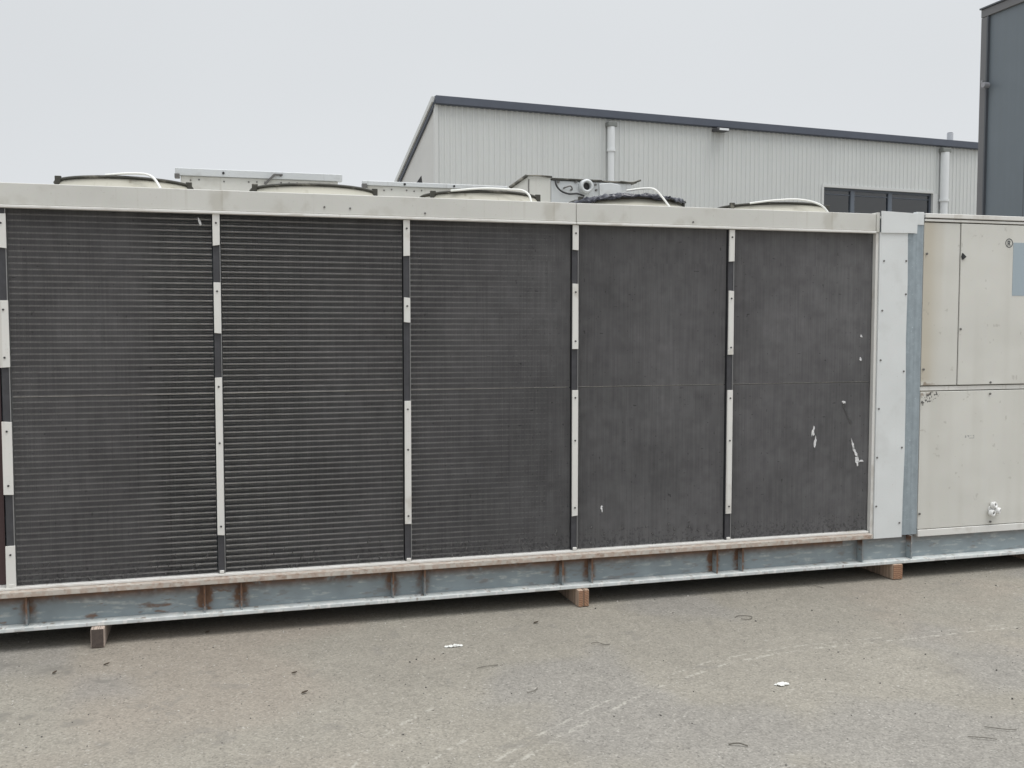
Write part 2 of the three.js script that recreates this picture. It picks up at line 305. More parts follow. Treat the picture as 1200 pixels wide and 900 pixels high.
// ---------------------------------------------------------------- dark building at the right edge
{
  const slate = std({ map: metres(colourTex(512, 512, (u, v) => mul([0.148, 0.175, 0.198], 0.92 + 0.12 * fbm(u, v, 6, 4, 531) + 0.05 * vn(u * 80, v * 3, 80, 533))), 5), roughness: 0.5 });
  const corner = std({ color: lin(0.15, 0.15, 0.155), roughness: 0.45 }), dk = std({ color: lin(0.08, 0.088, 0.1), roughness: 0.5 });
  // its long wall runs towards the camera along x = 17.3; only the far end of it is in view
  const x = 17.3, z = -12.605, h = 8.6, D = 14, W = 12;
  const b = thing('dark_building', 'tall slate blue metal building cut off by the right edge', 'building', [x, 0, z + D / 2]);
  part('long_wall', bx(x, 0, z, x + 0.2, h, z + D), slate, b);
  part('end_wall', bx(x + 0.201, 0, z, x + W, h, z + 0.2), slate, b);
  part('end_wall', bx(x + 0.201, 0, z + D - 0.2, x + W, h, z + D), slate, b);
  part('rear_wall', bx(x + W - 0.2, 0, z + 0.201, x + W, h, z + D - 0.201), slate, b);
  part('roof', bx(x + 0.02, h + 0.001, z + 0.02, x + W, h + 0.06, z + D), dk, b);
  part('eaves_flashing', bx(x - 0.05, h - 0.1, z - 0.04, x + 0.05, h + 0.075, z + D, 0.01), corner, b);
  part('eaves_capping', bx(x - 0.08, h + 0.078, z - 0.06, x + 0.12, h + 0.11, z + D), dk, b);
  part('corner_flashing', bx(x - 0.045, 0, z - 0.03, x - 0.002, h - 0.11, z + 0.15), corner, b);
  part('flashing_lip', bx(x - 0.06, 0, z + 0.152, x - 0.002, h - 0.11, z + 0.19), dk, b);
  const f = sub('wall_fitting', b);
  part('mount', cyl(x - 0.09, 7.03, z + 0.17, 0.05, 0.09, 'x', 12), corner, f); part('arm', tube([[x - 0.12, 7.1, z + 0.13], [x - 0.17, 7.04, z + 0.18], [x - 0.18, 7.0, z + 0.25]], 0.03), corner, f);
  part('head', cyl(x - 0.18, 6.98, z + 0.3, 0.06, 0.14, 'x', 12), std({ color: lin(0.3, 0.3, 0.32), roughness: 0.4 }), f);
  for (let k = 1; k < 12; k++) part('panel_joint', bx(x - 0.004, 0, z + 0.19 + k * 1.07, x - 0.001, h - 0.11, z + 0.2 + k * 1.07), dk, b);
}

// ================================================================ the chiller
const ch = thing('air_cooled_chiller', 'long weathered air cooled chiller with five dark coil bays on a steel base', 'chiller', [3.6, 0.112, -1.1]);
const ZB = -2.3;
// --- base beams
function iBeam(zf, sgn) {
  const g = sub('base_beam', ch), z = (a) => zf + sgn * a, B = (x0, y0, a, x1, y1, b, r) => bx(x0, y0, Math.min(z(a), z(b)), x1, y1, Math.max(z(a), z(b)), r);
  part('web', B(X0, 0.137, -0.03, X1, 0.303, -0.042), M.beam, g);
  part('bottom_flange', B(X0, 0.112, 0.05, X1, 0.136, -0.12, 0.005), M.lowflange, g);
  part('top_flange', B(X0, 0.303, 0.05, 5.488, 0.335, -0.12, 0.004), M.topflange, g);
  part('top_flange', B(5.489, 0.303, -0.02, X1, 0.33, -0.12, 0.004), M.topflange, g);
  STIFF.forEach((s) => part('stiffener', B(s - 0.005, 0.137, -0.029, s + 0.005, 0.302, 0.03), M.beam, g));
  return g;
}
iBeam(0.0, 1); iBeam(ZB, -1);
for (const x of [-0.5, 1.8, 3.9, 6.1, 8.1]) part('cross_member', bx(x, 0.13, ZB + 0.05, x + 0.1, 0.3, -0.045), M.beam, ch);
part('coil_sill', bx(X0, 0.336, -0.13, 5.485, 0.35, 0.004, 0.003), M.strip, ch);
// --- body that closes the machine behind its coils
part('floor_plate', bx(X0, 0.337, ZB, X1, 0.347, -0.132), M.galv, ch);
part('inner_wall', bx(X0, 0.35, -0.16, 5.9, 2.54, -0.13), M.galv, ch);
part('rear_wall', bx(X0, 0.35, ZB, X1, 2.54, ZB + 0.04), M.enamel, ch);
part('left_end_wall', bx(X0, 0.35, ZB + 0.04, X0 + 0.04, 2.54, -0.161), M.enamel, ch);
part('end_panel', bx(X0 + 0.05, 0.352, -0.1, -0.05, 2.43, -0.08), M.maroon, ch);
part('roof_deck', bx(X0, 2.541, ZB, 5.9, 2.556, -0.032), M.enamel, ch);
// --- coils: vertical fins standing in front of the tube rows
const DEEP = 0.062, FZ = -0.03, FD = 0.0106, PITCH = 0.0042;
function finBlock(x0, x1, y0, y1) {
  const p = [], uv = [], nrm = [], n = Math.floor((x1 - x0) / PITCH), t = 0.0002;
  const quad = (a, b, c, d, nn) => { for (const q of [a, b, c, a, c, d]) { p.push(...q); uv.push(q[0], q[1]); nrm.push(...nn); } };
  for (let i = 0; i <= n; i++) {
    const x = x0 + i * PITCH + (rnd() - 0.5) * 0.0005, l = x - t, r = x + t, zf = FZ + (rnd() - 0.5) * 0.0012, zb = FZ - DEEP;
    // the left half of the first coil has been combed over
    const lean = DEEP * (rnd() - 0.5) * 0.03 + (x0 < 0.1 ? DEEP * (0.05 + 0.13 * x) * ss(0.9, 0.56, x) : 0);
    const ya = y0 + rnd() * 0.002, yb = y1 - rnd() * 0.002;
    quad([l, ya, zf], [r, ya, zf], [r, yb, zf], [l, yb, zf], [0, 0, 1]);
    quad([r, ya, zf], [r + lean, ya, zb], [r + lean, yb, zb], [r, yb, zf], [1, 0, 0]);
    quad([l + lean, ya, zb], [l, ya, zf], [l, yb, zf], [l + lean, yb, zb], [-1, 0, 0]);
  }
  const g = new THREE.BufferGeometry();
  g.setAttribute('position', new THREE.Float32BufferAttribute(p, 3)); g.setAttribute('normal', new THREE.Float32BufferAttribute(nrm, 3)); g.setAttribute('uv', new THREE.Float32BufferAttribute(uv, 2));
  return g;
}
const POSTX = [-0.01, 1.107, 2.209, 3.29, 4.39, 5.49], YB = 0.352, YT = 2.432, YS = 1.4;
const COILLABEL = ['leftmost coil with faint tube lines', 'coil with the clearest tube lines', 'coil with tube lines fading to the right', 'plain coil with a pale nick low down', 'rightmost coil with torn pale fin scars'];
const torn = [[], [], [], [], []];
const rag = (x, y, w, h, a) => { const s = [], n = 13; for (let i = 0; i < n; i++) { const t = i / n * Math.PI * 2, k = 0.35 + 0.95 * rnd(); s.push([Math.cos(t) * w * k, Math.sin(t) * h * k]); } const ca = Math.cos(a), sa = Math.sin(a); return poly(s.map(([p, q]) => [x + p * ca - q * sa, y + p * sa + q * ca]), -0.029, -0.025, 0.001); };
torn[4].push(rag(5.045, 1.065, 0.012, 0.035, -0.2), rag(5.062, 0.985, 0.008, 0.042, -0.12), rag(5.362, 0.965, 0.009, 0.04, 0.3), rag(5.385, 0.905, 0.009, 0.036, 0.6), rag(5.4, 0.85, 0.014, 0.036, 0.2), rag(5.43, 0.845, 0.024, 0.006, 0), rag(5.285, 1.262, 0.014, 0.008, -0.3), rag(5.414, 1.721, 0.007, 0.012, 0.4), rag(5.411, 1.561, 0.007, 0.012, 0));
torn[3].push(rag(3.485, 0.612, 0.006, 0.024, 0)); torn[0].push(rag(1.018, 2.385, 0.006, 0.026, 0.2));
for (let i = 0; i < 5; i++) {
  const c = sub('condenser_coil', ch); c.userData.label = COILLABEL[i];
  const x0 = POSTX[i] + 0.026, x1 = POSTX[i + 1] - (i === 4 ? -0.004 : 0.026);
  part('lower_fin_block', finBlock(x0, x1, YB, YS - 0.0025), M.fin, c, 'stuff');
  part('upper_fin_block', finBlock(x0, x1, YS + 0.002, YT), M.fin, c, 'stuff');
  const tb = []; for (let y = YB + 0.02; y < YT; y += 0.0333) { tb.push(cyl((x0 + x1) / 2, y, FZ - FD - 0.0058, 0.0055, x1 - x0, 'x', 8)); tb.push(cyl((x0 + x1) / 2, y + 0.0166, FZ - FD - 0.035, 0.0055, x1 - x0, 'x', 6)); }
  part('tube_rows', tb, M.tube, c, 'stuff');
  torn[i].forEach((g) => part('torn_fin', g, M.torn, c));
  // fins knocked flat along the foot of the coil
  const fl = []; for (let k = 0; k < 34; k++) { const x = x0 + 0.02 + rnd() * (x1 - x0 - 0.04), y = YB + 0.01 + Math.pow(rnd(), 2.5) * 0.13; fl.push(rag(x, y, 0.002 + 0.002 * rnd(), 0.004 + 0.008 * rnd(), (rnd() - 0.5) * 1.2)); }
  part('flattened_fin', fl, M.flat, c, 'stuff');
  if (i === 4) part('fin_crease', poly([[5.272, 1.245], [5.282, 1.243], [5.352, 1.11], [5.34, 1.108]], -0.029, -0.027), M.crease, c);
}
// --- posts: dark bars with white cover strips left on them
const SEG = [[[2.40, 2.218], [1.932, 1.571], [1.267, 0.867], [0.583, 0.321]], [[2.431, 2.256], [2.042, 1.754], [1.493, 0.579]], [[2.429, 2.214], [1.963, 1.814], [1.337, 0.582]], [[2.428, 2.273], [2.057, 1.646], [1.385, 0.577]], [[2.43, 2.222], [2.025, 1.599], [1.36, 0.53]]];
const jit = (a) => (rnd() - 0.5) * 2 * a;
for (let i = 0; i < 5; i++) {
  const g = sub('coil_post', ch), x = POSTX[i], w = i ? 0.0185 : 0.024;
  part('back_bar', bx(x - 0.019, 0.351, -0.06, x + 0.017, 2.432, -0.014), M.bar, g);
  part('bar_edge', bx(x + 0.018, 0.351, -0.05, x + 0.0215, 2.432, -0.01), M.edge, g);
  SEG[i].forEach(([a, b]) => {
    part('cover_strip', poly([[x - w + jit(0.001), b + jit(0.004)], [x + w + jit(0.001), b + jit(0.004)], [x + w + jit(0.001), a + jit(0.003)], [x - w + jit(0.001), a + jit(0.003)]], -0.011, -0.001, 0.001), M.strip, g);
    const sc = [[x, a - 0.05]]; if (a - b > 0.3) sc.push([x, b + 0.05]); if (a - b > 0.6) sc.push([x, (a + b) / 2 + 0.08]);
    part('screw', screwGeo(sc, 0, 0.0055), M.black, g, 'stuff');
  });
  part('foot_clip', bx(x - 0.012, 0.352, -0.012, x + 0.014, 0.37, 0.002, 0.003), M.strip, g);
}
// --- fascia along the top
const fa = sub('top_fascia', ch);
for (const [a, b] of [[X0, 3.289], [3.292, 5.492]]) {
  part('fascia_panel', bx(a, 2.449, -0.03, b, 2.567, 0.006, 0.004), M.enamel, fa);
  part('fascia_lip', bx(a, 2.432, -0.03, b, 2.448, 0.014, 0.004), M.strip, fa);
}
part('screw', screwGeo([[1.72, 2.49], [1.87, 2.487], [2.32, 2.472], [4.1, 2.47]], 0.006, 0.006), M.screw, fa, 'stuff');
// --- white cover and galvanised strip between the coils and the cabinet
const cv = sub('end_cover', ch);
part('cover_fold', bx(5.496, 0.297, -0.033, 5.518, 2.436, 0.004, 0.002), M.strip, cv);
part('corner_upright', bx(5.494, 2.438, -0.05, 5.519, 2.575, 0.012, 0.003), M.enamel, cv);
part('cover_sheet', poly([[5.519, 0.295], [5.749, 0.295], [5.752, 0.6], [5.759, 0.9], [5.757, 1.3], [5.748, 1.7], [5.752, 2.1], [5.745, 2.44], [5.519, 2.44]], 0.002, 0.016), M.white, cv);
part('galvanised_strip', bx(5.72, 0.305, -0.03, 5.886, 2.578, 0.0005), M.galv, cv);
part('cap_plate', poly([[5.524, 2.436], [5.79, 2.44], [5.812, 2.437], [5.816, 2.575], [5.524, 2.584]], 0.0175, 0.026, 0.001), M.white, cv);
part('cap_rim', bx(5.82, 2.5, -0.03, 5.885, 2.59, 0.006, 0.003), M.white, cv);
part('screw', screwGeo([[5.554, 2.243], [5.735, 2.246], [5.548, 1.899], [5.738, 2.014], [5.543, 1.554], [5.735, 1.474], [5.537, 1.213], [5.734, 0.935], [5.532, 0.87], [5.533, 0.525], [5.727, 0.398]], 0.016, 0.0065), M.screw, cv, 'stuff');
// --- cabinet on the right
const tCab = colourTex(1024, 1024, (u, v) => {           // 2.4 m square from (5.89, 0.25)
  const x = 5.89 + u * 2.4, y = 0.25 + v * 2.4;
  let c = mul([0.625, 0.617, 0.575], 0.95 + 0.1 * fbm(u, v, 5, 5, 601));
  const st = vn(u * 46, v * 2.5, 46, 605) * 0.5 + vn(u * 17, v * 2, 17, 607) * 0.3 + fbm(u, v, 24, 3, 608) * 0.2;
  c = mixc(c, [0.44, 0.42, 0.36], 0.2 * ss(0.35, 0.9, st));
  c = mixc(c, [0.47, 0.42, 0.33], 0.75 * (1 - ss(0.02, 0.2, x - 5.9 + 0.1 * (st - 0.5))) * ss(1.36, 1.42, y));          // brown film by the strip
  const d = Math.hypot((x - 6.16) / 0.2, (y - 1.33) / 0.06); const n = fbm(u, v, 60, 4, 611);
  c = mixc(c, [0.22, 0.16, 0.11], 0.8 * ss(0.45, 0.6, n) * (1 - ss(0.02, 0.16, x - 5.9)) * (1 - ss(0.03, 0.09, Math.abs(y - 1.35))));  // rust at the joint
  const fx = x - 5.98, fy = y - 1.29; if (Math.abs(fx) < 0.075 && Math.abs(fy - fx * 0.5) < 0.035) { const k = vn(u * 300, v * 260, 300, 615); if (k > 0.66) c = mixc(c, [0.05, 0.05, 0.05], 0.9); } // black scuffs
  if (Math.abs(x - 6.32) < 0.04 && Math.abs(y - 0.99) < 0.012 && vn(u * 260, v * 260, 300, 617) > 0.5) c = mixc(c, [0.25, 0.25, 0.25], 0.7);
  c = mixc(c, [0.3, 0.28, 0.24], 0.35 * ss(0.74, 0.82, fbm(u, v, 45, 5, 621)));
  if (vn(u * 420, v * 420, 420, 625) > 0.988) c = mixc(c, [0.25, 0.22, 0.18], 0.6);
  return c;
});
tCab.repeat.set(1 / 2.4, 1 / 2.4); tCab.offset.set(-5.89 / 2.4, -0.25 / 2.4);
M.cab = std({ map: tCab, bumpMap: tWave, bumpScale: 0.014, roughness: 0.45 });
const cab = sub('control_cabinet', ch);
part('upper_side_panel', bx(5.893, 1.369, -0.04, 6.198, 2.52, -0.002, 0.003), M.cab, cab);
part('upper_door', bx(6.203, 1.369, -0.04, 7.28, 2.52, 0.004, 0.004), M.cab, cab);
part('upper_door', bx(7.286, 1.369, -0.04, X1, 2.52, 0.004, 0.004), M.cab, cab);
part('middle_rail', bx(5.893, 1.331, -0.05, X1, 1.362, -0.012, 0.003), M.strip, cab);
part('lower_panel', bx(5.893, 0.338, -0.04, 7.28, 1.325, 0.0, 0.004), M.cab, cab);
part('lower_panel', bx(7.286, 0.338, -0.04, X1, 1.325, 0.0, 0.004), M.cab, cab);
part('bottom_sill', bx(5.893, 0.285, -0.06, X1, 0.334, 0.008, 0.004), M.strip, cab);
part('top_channel', bx(5.893, 2.528, -0.04, X1, 2.545, 0.006, 0.003), M.strip, cab);
part('top_cap', bx(5.893, 2.552, -0.05, X1, 2.583, 0.014, 0.004), M.strip, cab);
part('cabinet_top', bx(5.901, 2.541, ZB, X1, 2.575, -0.051), M.enamel, cab);
part('cabinet_core', bx(5.901, 0.35, ZB + 0.041, X1 - 0.06, 2.54, -0.06), M.beige, cab);
part('end_wall', bx(X1 - 0.058, 0.35, ZB + 0.041, X1, 2.54, -0.06), M.enamel, cab);
part('gasket', bx(6.199, 1.37, -0.03, 6.2025, 2.518, -0.006), M.dark, cab);
part('screw', screwGeo([[6.522, 2.56], [6.487, 1.383], [6.487, 1.3], [6.215, 1.77], [5.91, 1.484], [5.905, 0.45], [6.52, 0.36], [5.905, 1.25], [5.915, 2.3]], 0.004, 0.008), M.screw, cab, 'stuff');
part('door_catch', poly([[6.205, 2.285], [6.213, 2.31], [6.243, 2.285], [6.215, 2.265]], 0.0045, 0.012, 0.001), M.black, cab);
// printed panel and registered mark, cut by the frame
part('badge', bx(6.655, 2.012, 0.0045, 7.2, 2.395, 0.006), std({ color: lin(0.345, 0.41, 0.455), roughness: 0.45 }), cab);
{
  const font = await new FontLoader().loadAsync('fonts/droid/droid_sans_bold.typeface.json');
  const ink = std({ color: lin(0.06, 0.065, 0.07), roughness: 0.5 });
  const ring = new THREE.RingGeometry(0.027, 0.033, 40); ring.translate(6.617, 2.391, 0.0055);
  const R = new TextGeometry('R', { font, size: 0.036, depth: 0.001, curveSegments: 4 }); R.computeBoundingBox(); const bb = R.boundingBox;
  R.translate(6.617 - (bb.min.x + bb.max.x) / 2, 2.391 - (bb.min.y + bb.max.y) / 2, 0.0045);
  part('registered_mark', [wuv(ring), wuv(R)], ink, cab);
}
// three-way white drain cock
const dv = sub('drain_valve', cab), white = std({ color: lin(0.78, 0.78, 0.77), roughness: 0.35 });
part('valve_plate', cyl(6.53, 0.452, 0.006, 0.03, 0.012, 'z', 16), white, dv);
for (const [x, y, tx, ty] of [[6.522, 0.482, 0.3, 0.25], [6.507, 0.432, 0.25, -0.1], [6.556, 0.447, 0.6, -0.25]]) {
  const k = new THREE.LatheGeometry([[0, 0], [0.02, 0], [0.024, 0.006], [0.024, 0.03], [0.021, 0.034], [0.011, 0.034], [0.010, 0.02], [0, 0.02]].map((q) => new THREE.Vector2(...q)), 14); k.rotateX(Math.PI / 2); k.rotateY(tx); k.rotateX(-ty); k.translate(x, y, 0.012);
  const kn = part('valve_cap', wuv(k), white, dv);
  const c = new THREE.CylinderGeometry(0.0095, 0.0095, 0.006, 10); c.rotateX(Math.PI / 2); c.translate(0, 0, 0.0245); c.rotateY(tx); c.rotateX(-ty); c.translate(x, y, 0.012); part('bore', wuv(c), M.black, dv);
}
// --- fans
const FX = [0.575, 1.715, 2.815, 3.875, 5.03], FZC = -0.62;
const CABLES = [[[0.5, 2.66, -0.24], [0.63, 2.672, -0.22], [0.725, 2.668, -0.2], [0.772, 2.635, -0.13], [0.81, 2.57, -0.05]], null,
  [[2.55, 2.655, -0.3], [2.75, 2.666, -0.22], [2.913, 2.663, -0.2], [2.99, 2.655, -0.17], [3.022, 2.62, -0.13], [3.028, 2.56, -0.1]],
  [[3.76, 2.7, -0.3], [3.86, 2.71, -0.24], [3.9, 2.695, -0.16], [3.935, 2.65, -0.13], [3.975, 2.57, -0.08]],
  [[4.72, 2.655, -0.36], [4.86, 2.668, -0.25], [5.006, 2.672, -0.2], [5.1, 2.65, -0.15], [5.15, 2.62, -0.12], [5.195, 2.56, -0.1]]];
FX.forEach((x, i) => {
  const f = sub('fan', ch); f.position.set(x - 3.6, 2.556 - 0.112, FZC + 1.1);
  const lat = (pts, seg = 48) => { const g = new THREE.LatheGeometry(pts.map((q) => new THREE.Vector2(...q)), seg); g.translate(x, 2.556, FZC); return wuv(g); };
  part('shroud', lat([[0.375, 0.002], [0.368, 0.085], [0.392, 0.085], [0.41, 0.06], [0.475, 0.012], [0.5, 0.006], [0.5, 0.001]]), M.beige, f);
  part('guard_rim', lat([[0.37, 0.087], [0.396, 0.087], [0.402, 0.094], [0.396, 0.103], [0.37, 0.104], [0.365, 0.096], [0.37, 0.087]]), M.guard, f);
  const w = []; for (const r of [0.08, 0.13, 0.18, 0.23, 0.28, 0.33]) { const t = new THREE.TorusGeometry(r, 0.003, 5, 40); t.rotateX(Math.PI / 2); t.translate(x, 2.556 + 0.104, FZC); w.push(wuv(t)); }
  for (let k = 0; k < 8; k++) { const a = k * Math.PI / 4 + 0.2; w.push(tube([[x + 0.05 * Math.cos(a), 2.66, FZC + 0.05 * Math.sin(a)], [x + 0.37 * Math.cos(a), 2.658, FZC + 0.37 * Math.sin(a)]], 0.004, 2, 5)); }
  part('guard', w, M.guard, f);
  // broken straps and brackets round the rim
  for (const a of [0.4, 2.7]) { const aa = a + 0.25 * (rnd() - 0.5), cx = x + 0.405 * Math.cos(aa), cz = FZC + 0.405 * Math.sin(aa); part('bracket', bx(cx - 0.018, 2.615, cz - 0.008, cx + 0.018, 2.666 + 0.006 * rnd(), cz + 0.012, 0.003), M.guard, f); }
  const hub = lat([[0, 0.02], [0.07, 0.02], [0.07, 0.07], [0.05, 0.085], [0, 0.085]], 20); part('motor', hub, M.black, f);
  if (CABLES[i]) part('power_cable', tube(CABLES[i], 0.007, 40, 7), M.cable, f);
});

// ================================================================ loose things on the roof
const q = (x, y) => [1.1095 + (x - 1.1095) * 1.0355, 1.7976 + (y - 1.7976) * 1.0355];      // same sight lines, 0.25 m further back
function troughPanel(x0, x1, yt, ym, label, extra) {
  const o = thing('roof_panel', label, 'metal panel', [(x0 + x1) / 2, 2.556, -1.3], 'folded panels standing on the chiller roof');
  part('top_channel', [bx(x0, ym, -1.3, x1, yt, -1.245, 0.004)], M.sheet, o);
  part('face_sheet', bx(x0 + 0.035, 2.558, -1.31, x1 - 0.03, ym - 0.001, -1.262, 0.003), M.enamel, o);
  const ho = []; for (let x = x0 + 0.1; x < x1 - 0.08; x += 0.055) if (rnd() > 0.25) ho.push(cyl(x, ym - 0.022 - 0.01 * rnd(), -1.262, 0.006, 0.006, 'z', 7)); part('punched_hole', ho, M.screw, o, 'stuff');
  part('fixing', [cyl((x0 * 0.72 + x1 * 0.28), (yt + ym) / 2, -1.244, 0.009, 0.008, 'z', 8), cyl((x0 * 0.38 + x1 * 0.62), (yt + ym) / 2, -1.244, 0.008, 0.008, 'z', 8)], M.black, o, 'stuff');
  part('end_clip', bx(x0 - 0.004, ym - 0.02, -1.29, x0 + 0.03, ym + 0.012, -1.24, 0.004), M.screw, o);
  if (extra) extra(o); return o;
}
troughPanel(0.845, 1.975, 2.868, 2.818, 'folded grey metal panel behind the two leftmost fans', (o) => {
  part('bracket_arm', poly([[1.43, 2.78], [1.5, 2.852], [1.56, 2.852], [1.56, 2.842], [1.508, 2.84], [1.445, 2.772]], -1.244, -1.232), M.screw, o);
});
troughPanel(2.12, 3.2, 2.832, 2.80, 'lower folded grey metal panel behind the middle fan', (o) => {
  part('rubber_flap', poly([[2.515, 2.833], [2.555, 2.833], [2.55, 2.885], [2.538, 2.868]], -1.275, -1.262, 0.001), M.black, o);
});
{
  const o = thing('equipment_housing', 'dented metal housing with round port and loose cable behind fourth fan', 'housing', [3.75, 2.556, -1.5]);
  part('side_sheet', poly([[3.16, 2.56], [3.16, 2.772], [3.222, 2.818], [3.35, 2.905], [3.535, 2.912], [3.535, 2.56]], -1.27, -1.25, 0.002), M.enamel, o);
  part('sheet_seam', bx(3.36, 2.56, -1.247, 3.367, 2.89, -1.243), M.screw, o);
  part('strut', [tube([[3.215, 2.822, -1.24], [3.285, 2.872, -1.24], [3.345, 2.914, -1.24]], 0.014, 6, 6), tube([[3.34, 2.914, -1.24], [3.44, 2.918, -1.24], [3.545, 2.914, -1.24]], 0.0075, 6, 6)], M.guard, o);
  part('body', bx(3.54, 2.558, -1.9, 4.2, 2.895, -1.256, 0.012), M.sheet, o);
  part('top_edge', [bx(3.545, 2.896, -1.9, 3.95, 2.908, -1.244), bx(3.953, 2.894, -1.9, 4.24, 2.904, -1.25), tube([[4.1, 2.9, -1.24], [4.2, 2.895, -1.23], [4.265, 2.915, -1.23]], 0.008, 8, 5)], M.guard, o);
  const pl = new THREE.LatheGeometry([[0.03, 0.0], [0.03, 0.05], [0.04, 0.055], [0.052, 0.05], [0.055, 0.0]].map((p) => new THREE.Vector2(...p)), 24); pl.rotateX(Math.PI / 2); pl.translate(3.815, 2.852, -1.255); part('port', wuv(pl), M.sheet, o);
  part('port_bore', cyl(3.815, 2.852, -1.25, 0.029, 0.03, 'z', 18), M.black, o);
  part('loose_cable', tube([[3.57, 2.893, -1.235], [3.575, 2.85, -1.225], [3.61, 2.81, -1.22], [3.67, 2.79, -1.22], [3.74, 2.793, -1.22], [3.8, 2.78, -1.23]], 0.0075, 30, 6), M.black, o);
  part('handle', tube([[3.645, 2.835, -1.255], [3.645, 2.837, -1.22], [3.685, 2.848, -1.215], [3.7, 2.825, -1.22], [3.7, 2.825, -1.255]], 0.006, 20, 5), M.screw, o);
  part('flange_bolt', [[3.6, 2.88], [3.74, 2.885], [3.9, 2.87], [3.905, 2.83], [4.0, 2.86], [4.08, 2.855]].map(([x, y]) => cyl(x, y, -1.25, 0.009, 0.016, 'z', 7)), M.screw, o, 'stuff');
  part('dented_plate', poly([[3.94, 2.7], [3.93, 2.875], [4.02, 2.885], [4.1, 2.872], [4.13, 2.7]], -1.254, -1.243, 0.003), M.sheet, o);
}
// torn dark film draped over the rim of the fourth fan
{
  const NA = 200, NS = 28, cx = FX[3], P = [], I = [];
  for (let i = 0; i <= NA; i++) for (let j = 0; j <= NS; j++) {
    const t = i / NA, s = j / NS, a = Math.PI * (1.08 - 1.14 * t);                 // from the left round the front to the right
    const n = fbm(t, s * 0.22, 18, 5, 701), n2 = fbm(t, 0.3, 16, 4, 707), n3 = fbm(t, s * 0.3 + 0.5, 44, 3, 713), fold = Math.abs(2 * fbm(t, s * 0.35, 26, 3, 719) - 1);
    const left = ss(0.3, 0, t), drop = 0.012 + 0.05 * n2 * n2 + 0.04 * ss(0.93, 0.98, t) + 0.03 * left;
    const over = ss(0.42, 0.66, s), r = 0.34 + 0.082 * Math.min(1, s * 1.6) + 0.028 * over * (n - 0.4) + 0.016 * (n3 - 0.5) + left * 0.1 * s;
    const y = 2.556 + 0.108 + 0.03 * fold * (0.4 + 0.8 * s) + 0.02 * (n - 0.5) + 0.014 * (n3 - 0.5) - drop * over - left * 0.075 * (0.4 + 0.6 * s);
    P.push(cx + r * Math.cos(a), Math.max(2.572, y), FZC + r * Math.sin(a));
  }
  for (let i = 0; i < NA; i++) for (let j = 0; j < NS; j++) { const a = i * (NS + 1) + j, b = a + NS + 1; I.push(a, b, a + 1, b, b + 1, a + 1); }
  const g = new THREE.BufferGeometry(); g.setAttribute('position', new THREE.Float32BufferAttribute(P, 3)); g.setIndex(I); g.computeVertexNormals();
  const uv = new Float32Array(P.length / 3 * 2); g.setAttribute('uv', new THREE.BufferAttribute(uv, 2)); g.translate(-cx, -2.66, -FZC);
  const m = new THREE.Mesh(g, M.film); m.name = 'torn_film'; m.position.set(cx, 2.66, FZC); m.castShadow = m.receiveShadow = true; scene.add(m);
  tag(m, 'crumpled dark plastic film draped round the fourth fan from the left', 'plastic film');
}

// ================================================================ timber bearers under the base
function woodTex(base, s) {
  return metres(colourTex(256, 512, (u, v) => { const g = vn(u * 60, v * 3, 60, s) * 0.6 + vn(u * 140, v * 5, 140, s + 3) * 0.4, n = fbm(u, v, 8, 4, s + 7); return mul(mixc(base, mul(base, 0.5), ss(0.45, 0.75, g)), 0.75 + 0.5 * n); }), 0.25, 1.2);
}
const wood = [std({ map: woodTex([0.50, 0.41, 0.35], 801), roughness: 0.85 }), std({ map: woodTex([0.50, 0.37, 0.28], 811), roughness: 0.85 })];
const endDark = std({ map: metres(colourTex(128, 128, (u, v) => mul([0.085, 0.066, 0.056], 0.7 + 0.6 * fbm(u, v, 12, 4, 821))), 0.12), roughness: 0.8 });
const endTan = std({ map: metres(colourTex(256, 256, (u, v) => { const r = Math.hypot(u - 0.3, v + 0.4) * 26, g = 0.5 + 0.5 * Math.sin(r * 6.28 / 3 + 3 * fbm(u, v, 6, 3, 833)); return mul(mixc([0.36, 0.21, 0.13], [0.22, 0.12, 0.075], g), 0.75 + 0.5 * fbm(u, v, 20, 3, 831)); }), 0.12), roughness: 0.85 });
const BL = [[0.436, 0.1, 0.072, 0, endDark, 'timber block with dark end under the left of the base'], [3.322, 0.088, 0.075, 1, endTan, 'split brown timber block under the middle of the base'], [5.694, 0.06, 0.082, 1, endTan, 'brown timber block under the white end cover'], [7.05, 0.04, 0.08, 1, endTan, 'timber block at the far right under the cabinet']];
for (const [x, zf, w, k, em, label] of BL) {
  const o = thing('timber_block', label, 'timber block', [x, 0, zf - 1.2], 'timber blocks carrying the base');
  const g = bx(x - w / 2, 0.002, zf - 2.5, x + w / 2, 0.111, zf - 0.004, 0.006);
  if (k === 1 && x < 4) { part('timber', [bx(x - w / 2, 0.002, zf - 2.5, x - 0.003, 0.111, zf - 0.004, 0.005), bx(x + 0.003, 0.002, zf - 2.5, x + w / 2, 0.111, zf - 0.006, 0.005), bx(x - 0.0031, 0.004, zf - 2.5, x + 0.0031, 0.09, zf - 0.012)], wood[k], o); part('end_grain', [bx(x - w / 2 + 0.004, 0.006, zf - 0.004, x - 0.005, 0.106, zf - 0.001), bx(x + 0.004, 0.006, zf - 0.006, x + w / 2 - 0.004, 0.106, zf - 0.003)], em, o); }
  else { part('timber', g, wood[k], o); part('end_grain', bx(x - w / 2 + 0.004, 0.006, zf - 0.0045, x + w / 2 - 0.004, 0.107, zf - 0.001, 0.001), em, o); }
}

